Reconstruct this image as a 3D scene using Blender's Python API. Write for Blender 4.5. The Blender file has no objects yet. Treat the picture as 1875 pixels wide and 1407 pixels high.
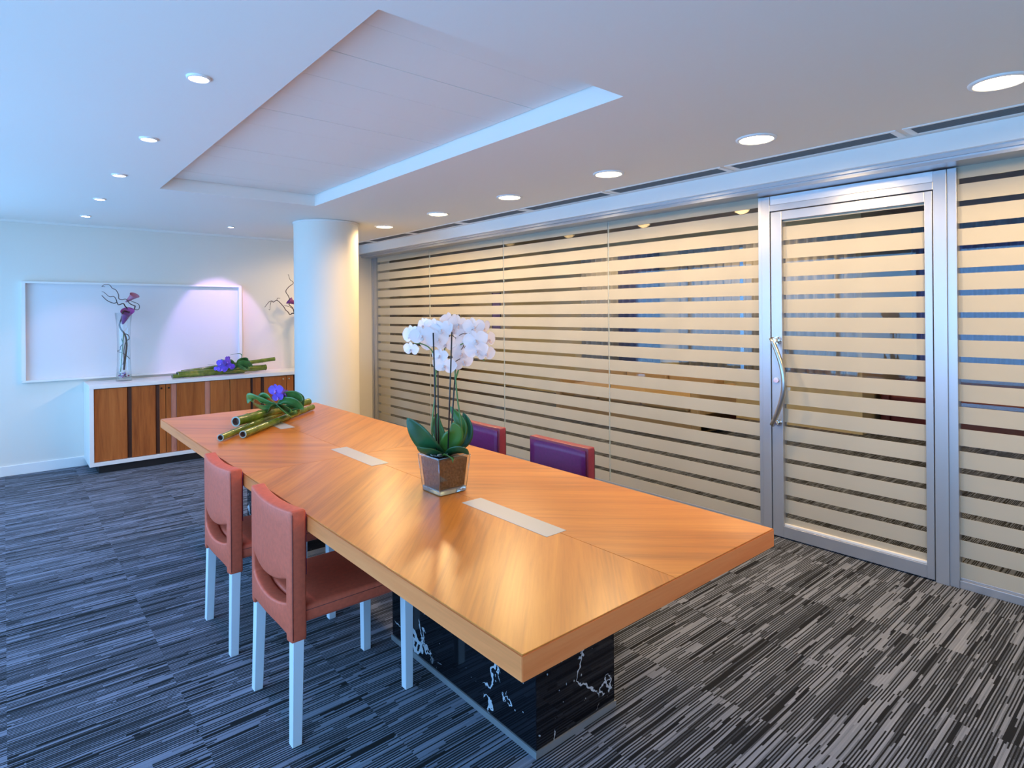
import bpy, bmesh, math, random
from mathutils import Vector, Matrix
random.seed(7)
scene = bpy.context.scene
col = scene.collection
PI = math.pi

# ------------------------------------------------------------------ camera
YAW, ROLL, CAM_H, FPX = 0.7051, -0.0082, 1.4238, 1093.85
F = Vector((math.sin(YAW), math.cos(YAW), 0)); R0 = Vector((math.cos(YAW), -math.sin(YAW), 0)); UP = Vector((0, 0, 1))
Rv = R0*math.cos(ROLL) + UP*math.sin(ROLL); Uv = UP*math.cos(ROLL) - R0*math.sin(ROLL)
cam_data = bpy.data.cameras.new('camera'); cam = bpy.data.objects.new('camera', cam_data); col.objects.link(cam)
m = Matrix((Rv, Uv, -F)).transposed().to_4x4(); m.translation = (0, 0, CAM_H); cam.matrix_world = m
cam_data.sensor_width = 36; cam_data.lens = 36*FPX/1875
cam_data.shift_y = -(703.5-572.12)/1875; cam_data.clip_start = .02
scene.camera = cam

# ------------------------------------------------------------------ world, exposure
SKY = (0.23, 0.53, 1.0)
world = bpy.data.worlds.new('sky'); scene.world = world; world.use_nodes = True
bg = world.node_tree.nodes['Background']; bg.inputs[0].default_value = (*SKY, 1); bg.inputs[1].default_value = 5.1
vs = scene.view_settings
vs.view_transform = 'Standard'; vs.look = 'None'; vs.gamma = 1; vs.use_curve_mapping = False; vs.exposure = 0.34
cy_ = scene.cycles
cy_.caustics_reflective = False; cy_.caustics_refractive = False
cy_.max_bounces = 8; cy_.diffuse_bounces = 4; cy_.glossy_bounces = 3; cy_.transparent_max_bounces = 14; cy_.transmission_bounces = 4
cy_.sample_clamp_indirect = 6
WARM_W, PINK_W, LOBBY_W = 42.0, 9.0, 38.0
WARM, PINK, LILAC = (1.0, 0.67, 0.31), (1.0, 0.58, 0.86), (0.62, 0.38, 1.0)

# ------------------------------------------------------------------ materials
def newmat(name):
    mt = bpy.data.materials.new(name); mt.use_nodes = True
    nt = mt.node_tree; return mt, nt, nt.nodes['Principled BSDF']
def N(nt, t, **kw):
    n = nt.nodes.new(t)
    for k, v in kw.items(): setattr(n, k, v)
    return n
def L(nt, a, b): nt.links.new(a, b)
def math_n(nt, op, a, b=None, c=None):
    n = N(nt, 'ShaderNodeMath', operation=op)
    for i, v in enumerate((a, b, c)):
        if v is None: continue
        if hasattr(v, 'links'): L(nt, v, n.inputs[i])
        else: n.inputs[i].default_value = v
    return n.outputs[0]
def ramp(nt, fac, stops, interp='LINEAR'):
    r = N(nt, 'ShaderNodeValToRGB'); r.color_ramp.interpolation = interp
    els = r.color_ramp.elements
    while len(els) < len(stops): els.new(.5)
    for e, (p, c) in zip(els, stops): e.position = p; e.color = (*c, 1)
    L(nt, fac, r.inputs[0]); return r.outputs[0]
def plain(name, c, rough=.5, metal=0., bump=0., bscale=60., var=0., coat=0., spec=.5, emit=None, es=0.):
    mt, nt, p = newmat(name)
    p.inputs['Base Color'].default_value = (*c, 1); p.inputs['Roughness'].default_value = rough; p.inputs['Metallic'].default_value = metal
    p.inputs['Coat Weight'].default_value = coat; p.inputs['Specular IOR Level'].default_value = spec
    tc = N(nt, 'ShaderNodeTexCoord')
    nz = N(nt, 'ShaderNodeTexNoise'); nz.inputs['Scale'].default_value = bscale; nz.inputs['Detail'].default_value = 4
    L(nt, tc.outputs['Object'], nz.inputs['Vector'])
    if bump:
        b = N(nt, 'ShaderNodeBump'); b.inputs['Strength'].default_value = bump; b.inputs['Distance'].default_value = .002
        L(nt, nz.outputs[0], b.inputs['Height']); L(nt, b.outputs[0], p.inputs['Normal'])
    if var:
        n2 = N(nt, 'ShaderNodeTexNoise'); n2.inputs['Scale'].default_value = bscale*.15; L(nt, tc.outputs['Object'], n2.inputs['Vector'])
        cc = ramp(nt, n2.outputs[0], [(.3, tuple(x*(1-var) for x in c)), (.7, tuple(min(1, x*(1+var)) for x in c))]); L(nt, cc, p.inputs['Base Color'])
    if emit:
        p.inputs['Emission Color'].default_value = (*emit, 1); p.inputs['Emission Strength'].default_value = es
    return mt
def wood(name, dark, mid, light, rot, rough=.28, along=1.2, across=26., coat=.0, spec=.5):
    mt, nt, p = newmat(name)
    tc = N(nt, 'ShaderNodeTexCoord'); mp = N(nt, 'ShaderNodeMapping'); mp.inputs['Rotation'].default_value = rot
    sc = N(nt, 'ShaderNodeMapping'); sc.inputs['Scale'].default_value = (along, across, across)
    L(nt, tc.outputs['Object'], mp.inputs[0]); L(nt, mp.outputs[0], sc.inputs[0])
    n1 = N(nt, 'ShaderNodeTexNoise'); n1.inputs['Scale'].default_value = 1.; n1.inputs['Detail'].default_value = 6; n1.inputs['Roughness'].default_value = .62; n1.inputs['Distortion'].default_value = .6
    L(nt, sc.outputs[0], n1.inputs[0])
    n2 = N(nt, 'ShaderNodeTexNoise'); n2.inputs['Scale'].default_value = .16; n2.inputs['Detail'].default_value = 2; L(nt, sc.outputs[0], n2.inputs[0])
    n3 = N(nt, 'ShaderNodeTexNoise'); n3.inputs['Scale'].default_value = 6.; n3.inputs['Detail'].default_value = 3; L(nt, sc.outputs[0], n3.inputs[0])
    f = math_n(nt, 'ADD', math_n(nt, 'MULTIPLY', n1.outputs[0], .5), math_n(nt, 'MULTIPLY', n2.outputs[0], .38))
    f = math_n(nt, 'ADD', f, math_n(nt, 'MULTIPLY', n3.outputs[0], .12))
    L(nt, ramp(nt, f, [(.34, dark), (.5, mid), (.66, light)]), p.inputs['Base Color'])
    p.inputs['Roughness'].default_value = rough; p.inputs['Coat Weight'].default_value = coat; p.inputs['Coat Roughness'].default_value = .2; p.inputs['Specular IOR Level'].default_value = spec
    b = N(nt, 'ShaderNodeBump'); b.inputs['Strength'].default_value = .12; b.inputs['Distance'].default_value = .001
    L(nt, n3.outputs[0], b.inputs['Height']); L(nt, b.outputs[0], p.inputs['Normal'])
    return mt
def carpet_mat():
    mt, nt, p = newmat('striped carpet')
    tc = N(nt, 'ShaderNodeTexCoord'); sp = N(nt, 'ShaderNodeSeparateXYZ'); L(nt, tc.outputs['Object'], sp.inputs[0])
    wob = N(nt, 'ShaderNodeTexNoise'); wob.inputs['Scale'].default_value = 4.; L(nt, tc.outputs['Object'], wob.inputs[0])
    X = sp.outputs[0]; Y = math_n(nt, 'ADD', sp.outputs[1], math_n(nt, 'MULTIPLY', wob.outputs[0], .006))
    tile = math_n(nt, 'FLOOR', math_n(nt, 'DIVIDE', X, .5))
    def cells(w, ln, seed):
        row = math_n(nt, 'FLOOR', math_n(nt, 'DIVIDE', Y, w))
        wr = N(nt, 'ShaderNodeTexWhiteNoise', noise_dimensions='2D'); cr = N(nt, 'ShaderNodeCombineXYZ'); L(nt, row, cr.inputs[0]); L(nt, tile, cr.inputs[1]); L(nt, cr.outputs[0], wr.inputs['Vector'])
        seg = math_n(nt, 'FLOOR', math_n(nt, 'ADD', math_n(nt, 'DIVIDE', X, ln), math_n(nt, 'MULTIPLY', wr.outputs[0], 7.)))
        c = N(nt, 'ShaderNodeCombineXYZ'); L(nt, row, c.inputs[0]); L(nt, seg, c.inputs[1]); c.inputs[2].default_value = seed
        w2 = N(nt, 'ShaderNodeTexWhiteNoise', noise_dimensions='3D'); L(nt, c.outputs[0], w2.inputs['Vector']); return w2.outputs[0]
    PIT = .0098
    fr_ = math_n(nt, 'FRACT', math_n(nt, 'DIVIDE', Y, PIT)); groove = math_n(nt, 'LESS_THAN', fr_, .50); ridge = math_n(nt, 'SUBTRACT', 1., groove)
    a = cells(PIT, .36, 1.); g_ = cells(PIT, .22, 5.); big = cells(PIT*4, .40, 13.)
    rv = math_n(nt, 'MULTIPLY', math_n(nt, 'GREATER_THAN', a, .08), math_n(nt, 'ADD', math_n(nt, 'MULTIPLY', a, .45), .45))
    gv = math_n(nt, 'MULTIPLY', math_n(nt, 'GREATER_THAN', g_, math_n(nt, 'SUBTRACT', 1.0, math_n(nt, 'MULTIPLY', big, .46))), math_n(nt, 'ADD', math_n(nt, 'MULTIPLY', g_, .2), .55))
    rv = math_n(nt, 'MULTIPLY', rv, math_n(nt, 'ADD', math_n(nt, 'MULTIPLY', big, .22), .82))
    v = math_n(nt, 'ADD', math_n(nt, 'MULTIPLY', rv, ridge), math_n(nt, 'MULTIPLY', gv, groove))
    fz = N(nt, 'ShaderNodeTexNoise'); fz.inputs['Scale'].default_value = 420.; fz.inputs['Detail'].default_value = 2; L(nt, tc.outputs['Object'], fz.inputs[0])
    v2 = math_n(nt, 'ADD', v, math_n(nt, 'MULTIPLY', math_n(nt, 'SUBTRACT', fz.outputs[0], .5), .34))
    L(nt, ramp(nt, v2, [(.12, (.006, .006, .007)), (.42, (.026, .029, .036)), (.60, (.15, .172, .222)), (.90, (.25, .278, .352))]), p.inputs['Base Color'])
    p.inputs['Roughness'].default_value = .95; p.inputs['Specular IOR Level'].default_value = .1; p.inputs['Sheen Weight'].default_value = .08; p.inputs['Sheen Roughness'].default_value = .5
    bp = N(nt, 'ShaderNodeBump'); bp.inputs['Strength'].default_value = .6; bp.inputs['Distance'].default_value = .004; L(nt, v2, bp.inputs['Height']); L(nt, bp.outputs[0], p.inputs['Normal'])
    return mt
def marble_mat():
    mt, nt, p = newmat('black marble')
    tc = N(nt, 'ShaderNodeTexCoord')
    dn = N(nt, 'ShaderNodeTexNoise'); dn.inputs['Scale'].default_value = 5.; dn.inputs['Detail'].default_value = 5; L(nt, tc.outputs['Object'], dn.inputs[0])
    mx = N(nt, 'ShaderNodeMixRGB'); mx.inputs[0].default_value = .34; L(nt, tc.outputs['Object'], mx.inputs[1]); L(nt, dn.outputs['Color'], mx.inputs[2])
    vo = N(nt, 'ShaderNodeTexVoronoi', feature='DISTANCE_TO_EDGE'); vo.inputs['Scale'].default_value = 4.2; L(nt, mx.outputs[0], vo.inputs['Vector'])
    mk = N(nt, 'ShaderNodeTexNoise'); mk.inputs['Scale'].default_value = 6.5; mk.inputs['Detail'].default_value = 4; L(nt, tc.outputs['Object'], mk.inputs[0])
    wth = math_n(nt, 'MULTIPLY', math_n(nt, 'MAXIMUM', math_n(nt, 'SUBTRACT', mk.outputs[0], .50), 0.), .16)
    vein = math_n(nt, 'LESS_THAN', vo.outputs[0], wth)
    vs2 = N(nt, 'ShaderNodeTexNoise'); vs2.inputs['Scale'].default_value = 55.; vs2.inputs['Detail'].default_value = 1; L(nt, tc.outputs['Object'], vs2.inputs[0])
    speck = math_n(nt, 'GREATER_THAN', vs2.outputs[0], .765)
    f = math_n(nt, 'MINIMUM', math_n(nt, 'ADD', math_n(nt, 'MULTIPLY', vein, .8), math_n(nt, 'MULTIPLY', speck, .6)), 1.)
    L(nt, ramp(nt, f, [(0, (.006, .006, .008)), (1, (.62, .64, .68))]), p.inputs['Base Color'])
    p.inputs['Roughness'].default_value = .06; return mt
def glass_thin(name, tint=(1, 1, 1), refl=1.0, rough=0.0):
    mt, nt, p = newmat(name); nt.nodes.remove(p); out = nt.nodes['Material Output']
    tr = N(nt, 'ShaderNodeBsdfTransparent'); tr.inputs[0].default_value = (*tint, 1)
    gl = N(nt, 'ShaderNodeBsdfGlossy'); gl.inputs['Roughness'].default_value = rough
    lw_ = N(nt, 'ShaderNodeLayerWeight'); lw_.inputs[0].default_value = .5
    fr_ = math_n(nt, 'ADD', math_n(nt, 'MULTIPLY', math_n(nt, 'POWER', lw_.outputs['Facing'], 4.), .8), .035)
    mx = N(nt, 'ShaderNodeMixShader'); L(nt, math_n(nt, 'MULTIPLY', fr_, refl), mx.inputs[0]); L(nt, tr.outputs[0], mx.inputs[1]); L(nt, gl.outputs[0], mx.inputs[2]); L(nt, mx.outputs[0], out.inputs[0]); return mt
def translucent(name, c, t=.5, through=0., var=0., folds=0.):
    mt, nt, p = newmat(name); nt.nodes.remove(p); out = nt.nodes['Material Output']
    d = N(nt, 'ShaderNodeBsdfDiffuse'); d.inputs[0].default_value = (*c, 1); t_ = N(nt, 'ShaderNodeBsdfTranslucent'); t_.inputs[0].default_value = (*c, 1)
    if var:
        tc = N(nt, 'ShaderNodeTexCoord'); nz = N(nt, 'ShaderNodeTexNoise'); nz.inputs['Scale'].default_value = 3.; nz.inputs['Detail'].default_value = 3; L(nt, tc.outputs['Object'], nz.inputs[0])
        cc = ramp(nt, nz.outputs[0], [(.3, tuple(x*(1-var) for x in c)), (.7, c)]); L(nt, cc, d.inputs[0]); L(nt, cc, t_.inputs[0])
    mx = N(nt, 'ShaderNodeMixShader'); mx.inputs[0].default_value = t; L(nt, d.outputs[0], mx.inputs[1]); L(nt, t_.outputs[0], mx.inputs[2])
    if through:
        tr = N(nt, 'ShaderNodeBsdfTransparent'); m2 = N(nt, 'ShaderNodeMixShader'); m2.inputs[0].default_value = through
        L(nt, mx.outputs[0], m2.inputs[1]); L(nt, tr.outputs[0], m2.inputs[2]); L(nt, m2.outputs[0], out.inputs[0])
    else: L(nt, mx.outputs[0], out.inputs[0])
    return mt
def bamboo_mat():
    mt, nt, p = newmat('bamboo green')
    tc = N(nt, 'ShaderNodeTexCoord'); nz = N(nt, 'ShaderNodeTexNoise'); nz.inputs['Scale'].default_value = 14.; nz.inputs['Detail'].default_value = 4; L(nt, tc.outputs['Object'], nz.inputs[0])
    L(nt, ramp(nt, nz.outputs[0], [(.3, (.06, .105, .010)), (.55, (.13, .195, .020)), (.75, (.30, .27, .04))]), p.inputs['Base Color']); p.inputs['Roughness'].default_value = .22; return mt
def emit_mat(name, c, s):
    mt, nt, p = newmat(name); p.inputs['Base Color'].default_value = (.9, .9, .9, 1); p.inputs['Emission Color'].default_value = (*c, 1); p.inputs['Emission Strength'].default_value = s; return mt
def bark_mat():
    mt, nt, p = newmat('bark soil'); tc = N(nt, 'ShaderNodeTexCoord'); vo = N(nt, 'ShaderNodeTexVoronoi'); vo.inputs['Scale'].default_value = 90.; L(nt, tc.outputs['Object'], vo.inputs['Vector'])
    L(nt, ramp(nt, vo.outputs['Distance'], [(0, (.10, .045, .02)), (.5, (.035, .015, .008)), (.9, (.015, .007, .004))]), p.inputs['Base Color'])
    bp = N(nt, 'ShaderNodeBump'); bp.inputs['Distance'].default_value = .004; L(nt, vo.outputs['Distance'], bp.inputs['Height']); L(nt, bp.outputs[0], p.inputs['Normal']); p.inputs['Roughness'].default_value = .8; return mt

M = {}
M['wall'] = plain('painted wall', (.82, .765, .68), .6, bump=.03, bscale=180)
M['ceil'] = plain('ceiling paint', (.86, .82, .765), .6, bump=.02, bscale=200)
M['white'] = plain('white lacquer', (.90, .87, .83), .3)
M['board'] = plain('white board', (.80, .78, .78), .32)
M['carpet'] = carpet_mat()
M['marble'] = marble_mat()
M['alu'] = plain('brushed aluminium', (.50, .51, .54), .32, .6, bump=.03, bscale=300)
M['alu_w'] = plain('satin aluminium panel', (.70, .71, .74), .36, .45)
M['chrome'] = plain('chrome', (.85, .86, .88), .10, 1.0)
M['steel'] = plain('brushed steel', (.55, .53, .50), .28, 1.0)
M['legpaint'] = plain('silver paint', (.72, .76, .80), .38)
M['black'] = plain('black plinth', (.012, .012, .014), .45)
M['dark'] = plain('dark void', (.035, .033, .03), .8)
M['vent'] = plain('grey grille', (.16, .155, .15), .5)
M['plate'] = plain('grey plate', (.50, .48, .44), .42)
M['plinthmetal'] = plain('grey strip', (.30, .31, .32), .4, .4)
M['terra'] = plain('terracotta leather', (.66, .120, .060), .44, spec=.3, bump=.22, bscale=420, var=.08)
M['plum'] = plain('plum leather', (.20, .022, .13), .34, bump=.2, bscale=420, var=.08)
M['burg'] = plain('burgundy leather', (.30, .035, .055), .36, bump=.2, bscale=420, var=.08)
M['thread'] = plain('thread', (.12, .03, .025), .7)
TW = ((.38, .105, .013), (.62, .190, .022), (.76, .265, .036))
M['wood_p'] = wood('veneer grain one way', *TW, (0, 0, -PI/4), rough=.31, spec=.5)
M['wood_n'] = wood('veneer grain other way', *TW, (0, 0, PI/4), rough=.31, spec=.5)
TE = ((.58, .150, .040), (.82, .225, .062), (.90, .29, .09))
M['wood_y'] = wood('edge veneer long', *TE, (0, 0, -PI/2), rough=.45, spec=.22)
M['wood_x'] = wood('edge veneer short', *TE, (0, 0, 0), rough=.45, spec=.22)
CW = ((.24, .060, .014), (.44, .125, .028), (.56, .18, .045))
M['cab'] = wood('cabinet walnut', *CW, (0, PI/2, 0), rough=.4, along=1.6, across=22, spec=.25)
M['cabdark_shade'] = wood('dark shaded walnut', (.03, .010, .005), (.075, .024, .010), (.13, .045, .02), (0, PI/2, 0), rough=.5, along=2, across=30, spec=.15)  # walnut darkened: shade on strips angled from the light, and door backing
M['cablit'] = wood('pink lit walnut strip', (.36, .13, .085), (.58, .26, .19), (.68, .35, .27), (0, PI/2, 0), rough=.35, along=2, across=20)  # pink light caught by the angled strips, put into the wood colour
M['glass'] = glass_thin('clear glass', (.97, .985, .98))
M['vaseglass'] = glass_thin('vase glass', (.95, .98, .99), 1.4)
M['frost'] = translucent('frosted film', (.75, .69, .56), .42, var=.06)
M['edgeglass'] = plain('polished glass edge', (.75, .80, .74), .15)
M['bamboo'] = bamboo_mat()
M['bamboocut'] = plain('bamboo cut', (.30, .40, .33), .5)
M['bambooin'] = plain('bamboo hollow', (.22, .12, .09), .7)
M['leaf'] = plain('leaf green', (.018, .085, .028), .28, var=.3, bscale=60)
M['leafy'] = plain('young leaf green', (.06, .16, .022), .3, var=.25, bscale=60)
M['ribbon'] = plain('ribbon leaf', (.07, .20, .045), .25, var=.35, bscale=90)
M['petal'] = translucent('white petal', (.95, .90, .90), .4)
M['lip'] = plain('orchid lip', (.75, .55, .50), .5)
M['iris'] = plain('violet petal', (.12, .05, .55), .45, var=.4, bscale=120)
M['irislip'] = plain('violet petal heart', (.30, .18, .75), .45)
M['calla'] = plain('mauve petal', (.28, .06, .26), .4, var=.2)
M['callap'] = plain('pink petal', (.50, .20, .30), .4, var=.2)
M['twig'] = plain('willow bark', (.075, .042, .03), .6)
M['stem'] = plain('green stem', (.10, .20, .05), .4)
M['stake'] = plain('black stake', (.015, .015, .016), .4)
M['bark'] = bark_mat()
M['potplastic'] = glass_thin('cloudy plastic', (.55, .55, .58), 1.2, .15)
M['root'] = plain('orchid root', (.42, .42, .36), .6)
M['peb1'] = plain('magenta glass pebble', (.35, .03, .16), .15)
M['peb2'] = plain('lilac glass pebble', (.38, .26, .62), .15)
M['peb3'] = plain('clear pebble', (.80, .78, .84), .12)
M['warm'] = emit_mat('warm lamp', (1, .82, .48), 22.)
M['pink'] = emit_mat('pink lamp', (1, .82, .92), 20.)
M['sofa'] = plain('tan sofa fabric', (.52, .36, .19), .8, bump=.1, bscale=200)
M['maroon'] = plain('maroon upholstery', (.10, .012, .022), .6)
M['brown'] = plain('dark brown panel', (.055, .032, .022), .5)
M['cream'] = plain('cream wall', (.70, .60, .36), .6)
M['lceil'] = plain('lobby ceiling', (.30, .28, .25), .7)  # white ceiling greyed: its dim lighting is put into the colour
M['curt'] = translucent('pale sheer curtain', (.80, .76, .72), .45, .03)
M['curtb'] = translucent('blue sheer curtain', (.34, .34, .55), .7, .06)
M['tint'] = glass_thin('sky dimming window glass', (.32, .32, .34))  # tint added to dim the sky through the lobby windows
M['red'] = plain('red plate', (.45, .02, .015), .4)
M['violet'] = plain('violet light colour', (.22, .10, .45), .4)  # violet colour stands in for a strip of purple light

# ------------------------------------------------------------------ mesh helpers
class MB:
    def __init__(s): s.v = []; s.f = []; s.sm = []
    def add(s, vs, fs, smooth=False):
        o = len(s.v); s.v += [tuple(v) for v in vs]; s.f += [tuple(i+o for i in f) for f in fs]; s.sm += [smooth]*len(fs); return s
    def box(s, x0, y0, z0, x1, y1, z1, b=0.):
        if b <= 0:
            return s.add([(x0,y0,z0),(x1,y0,z0),(x1,y1,z0),(x0,y1,z0),(x0,y0,z1),(x1,y0,z1),(x1,y1,z1),(x0,y1,z1)],
                [(0,3,2,1),(4,5,6,7),(0,1,5,4),(1,2,6,5),(2,3,7,6),(3,0,4,7)])
        bm = bmesh.new(); bmesh.ops.create_cube(bm, size=1)
        for v in bm.verts: v.co = (x0+(v.co.x+.5)*(x1-x0), y0+(v.co.y+.5)*(y1-y0), z0+(v.co.z+.5)*(z1-z0))
        bmesh.ops.bevel(bm, geom=bm.edges[:], offset=b, segments=3, affect='EDGES', profile=.5)
        return s.bm(bm, True)
    def bm(s, bm, smooth=False):
        bm.verts.index_update(); r = s.add([v.co[:] for v in bm.verts], [[v.index for v in f.verts] for f in bm.faces], smooth); bm.free(); return r
    def tube(s, pts, rad, n=10, cap=True, smooth=True):
        pts = [Vector(p) for p in pts]; k = len(pts)
        rads = rad if isinstance(rad, (list, tuple)) else [rad]*k
        rings = []; prev = None
        for i, p in enumerate(pts):
            t = (pts[min(i+1, k-1)] - pts[max(i-1, 0)]).normalized()
            if prev is None:
                a = Vector((0, 0, 1)) if abs(t.z) < .9 else Vector((1, 0, 0)); u = t.cross(a).normalized()
            else:
                u = prev - t*prev.dot(t)
                u = u.normalized() if u.length > 1e-6 else t.orthogonal().normalized()
            prev = u; w = t.cross(u)
            rings.append([p + (u*math.cos(2*PI*j/n) + w*math.sin(2*PI*j/n))*rads[i] for j in range(n)])
        vs = [v for r in rings for v in r]; fs = []
        for i in range(k-1):
            for j in range(n): fs.append((i*n+j, i*n+(j+1) % n, (i+1)*n+(j+1) % n, (i+1)*n+j))
        s.add(vs, fs, smooth)
        if cap:
            s.add(rings[0], [tuple(range(n-1, -1, -1))]); s.add(rings[-1], [tuple(range(n))])
        return s
    def lathe(s, prof, c=(0, 0, 0), n=24, smooth=True):
        vs = []; fs = []
        for r, z in prof:
            for j in range(n): vs.append((c[0]+r*math.cos(2*PI*j/n), c[1]+r*math.sin(2*PI*j/n), c[2]+z))
        for i in range(len(prof)-1):
            for j in range(n): fs.append((i*n+j, i*n+(j+1) % n, (i+1)*n+(j+1) % n, (i+1)*n+j))
        return s.add(vs, fs, smooth)
    def disc(s, c, r, n=24, down=True):
        vs = [(c[0]+r*math.cos(2*PI*j/n), c[1]+r*math.sin(2*PI*j/n), c[2]) for j in range(n)]
        return s.add(vs, [tuple(range(n-1, -1, -1)) if down else tuple(range(n))])
    def grid(s, fn, nu, nv, smooth=True):
        vs = [fn(i/nu, j/nv) for i in range(nu+1) for j in range(nv+1)]
        fs = [(i*(nv+1)+j, (i+1)*(nv+1)+j, (i+1)*(nv+1)+j+1, i*(nv+1)+j+1) for i in range(nu) for j in range(nv)]
        return s.add(vs, fs, smooth)
    def prism(s, poly, axis, a, b):   # polygon in the two other axes, extruded along axis from a to b
        n = len(poly)
        def pt(p, t):
            l = list(p); l.insert(axis, t); return tuple(l)
        vs = [pt(p, a) for p in poly] + [pt(p, b) for p in poly]
        return s.add(vs, [tuple(range(n-1, -1, -1)), tuple(range(n, 2*n))] + [(i, (i+1) % n, n+(i+1) % n, n+i) for i in range(n)])
    def ball(s, c, rx, ry, rz, n=10, mm=6):
        vs = []; fs = []
        for i in range(mm+1):
            a = PI*i/mm
            for j in range(n): vs.append((c[0]+rx*math.sin(a)*math.cos(2*PI*j/n), c[1]+ry*math.sin(a)*math.sin(2*PI*j/n), c[2]+rz*math.cos(a)))
        for i in range(mm):
            for j in range(n): fs.append((i*n+j, (i+1)*n+j, (i+1)*n+(j+1) % n, i*n+(j+1) % n))
        return s.add(vs, fs, True)
    def mesh(s, name):
        me = bpy.data.meshes.new(name); me.from_pydata(s.v, [], s.f)
        for p, q in zip(me.polygons, s.sm): p.use_smooth = q
        bm = bmesh.new(); bm.from_mesh(me); bmesh.ops.remove_doubles(bm, verts=bm.verts, dist=1e-5); bmesh.ops.recalc_face_normals(bm, faces=bm.faces); bm.to_mesh(me); bm.free()
        return me
    def obj(s, name, mat, parent=None, loc=None):
        o = bpy.data.objects.new(name, s.mesh(name)); col.objects.link(o); o.data.materials.append(M[mat])
        if parent is not None: o.parent = parent
        if loc: o.location = loc
        return o
def tag(o, label=None, cat=None, group=None, kind=None):
    for k, v in (('label', label), ('category', cat), ('group', group), ('kind', kind)):
        if v: o[k] = v
    return o
def empty(name, loc=(0, 0, 0), rz=0.):
    o = bpy.data.objects.new(name, None); o.empty_display_size = .1; col.objects.link(o); o.location = loc; o.rotation_euler.z = rz; return o
def kids(o): return [c for c in col.objects if c.parent == o]
def copy_tree(o, parent=None):
    c = o.copy(); col.objects.link(c); c.parent = parent
    for ch in kids(o): copy_tree(ch, c)
    return c
def soften(o, w=.003, seg=2):
    md = o.modifiers.new('soft edge', 'BEVEL'); md.width = w; md.segments = seg; md.limit_method = 'ANGLE'; md.angle_limit = .6; return o
def struct(o, label=None): return tag(o, label, None, None, 'structure')
def bez(pts, n=8):      # Catmull-Rom through points
    P = [Vector(p) for p in pts]; P = [P[0]*2-P[1]] + P + [P[-1]*2-P[-2]]; out = []
    for i in range(1, len(P)-2):
        for k in range(n):
            t = k/n; a, b, c, d = P[i-1], P[i], P[i+1], P[i+2]
            out.append(.5*((2*b) + (c-a)*t + (2*a-5*b+4*c-d)*t*t + (3*b-a-3*c+d)*t**3))
    out.append(P[-2]); return out

# ------------------------------------------------------------------ room dimensions
XL, XF, GX, ZC, BY, YR, BY2 = -0.95, 3.50, 3.696, 2.292, 6.971, -2.2, 7.19
LX1, LY0, LY1, LZ = 9.2, -2.4, 13.0, 2.62      # lobby beyond the glass

# floor
struct(MB().box(XL-.2, LY0-.2, -.1, LX1+.2, LY1+.2, 0).obj('floor', 'carpet'), 'brown and black carpet with fine broken stripes')
# ceiling with recess
rx0, rx1, ry0, ry1, RZ = .82, 1.912, 1.541, 4.685, 2.378
c = MB()
c.box(XL-.15, YR-.15, ZC, rx0, BY2, ZC+.2); c.box(rx1, YR-.15, ZC, 3.75, BY2, ZC+.2); c.box(rx0, YR-.15, ZC, rx1, ry0, ZC+.2); c.box(rx0, ry1, ZC, rx1, BY2, ZC+.2)
ceil = struct(c.obj('ceiling', 'ceil'), 'white plaster ceiling with a long rectangular recess')
MB().box(rx0-.01, ry0-.01, RZ+.012, rx1+.01, ry1+.01, RZ+.05).obj('recess_back', 'ceil', ceil)
npan = 12; pw = (ry1-ry0-.01)/npan; pm = None
for i in range(npan):
    y = ry0+.005+i*pw
    if pm is None:
        o = MB().box(rx0+.004, 0, 0, rx1-.012, pw-.0022, .012).obj('ceiling_panel', 'ceil', ceil); soften(o, .0012, 1); pm = o
    else:
        o = pm.copy(); col.objects.link(o)
    o.location = (0, y, RZ + (.0012 if i % 3 == 1 else 0))
# walls
wb = MB().box(XL-.15, BY, 0, 3.02, BY+.2, ZC)
struct(wb.obj('wall_back', 'wall'), 'pale painted back wall behind the credenza')
struct(MB().box(3.02, BY2, 0, 3.96, BY2+.15, LZ).obj('wall_back_right', 'wall'), 'narrow pale wall between the round column and the glass partition')
struct(MB().box(3.02, BY+.001, 0, 3.10, BY2, ZC).obj('wall_return', 'wall'), 'short wall return hidden behind the round column')
struct(MB().box(XL-.15, YR-.15, 0, 3.75, YR, ZC).obj('wall_rear', 'wall'), 'pale wall facing the credenza')
struct(soften(MB().box(XL, BY-.014, 0, .60, BY, .092).box(2.96, BY-.014, 0, 3.02, BY, .092).obj('baseboard_back', 'white'), .004), 'white baseboard along the back wall')
# thin cornice strip on the back wall
struct(MB().box(XL, BY-.018, ZC-.022, 3.02, BY, ZC).obj('trim_1', 'ceil'), 'thin white cornice strip over the back wall')
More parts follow.
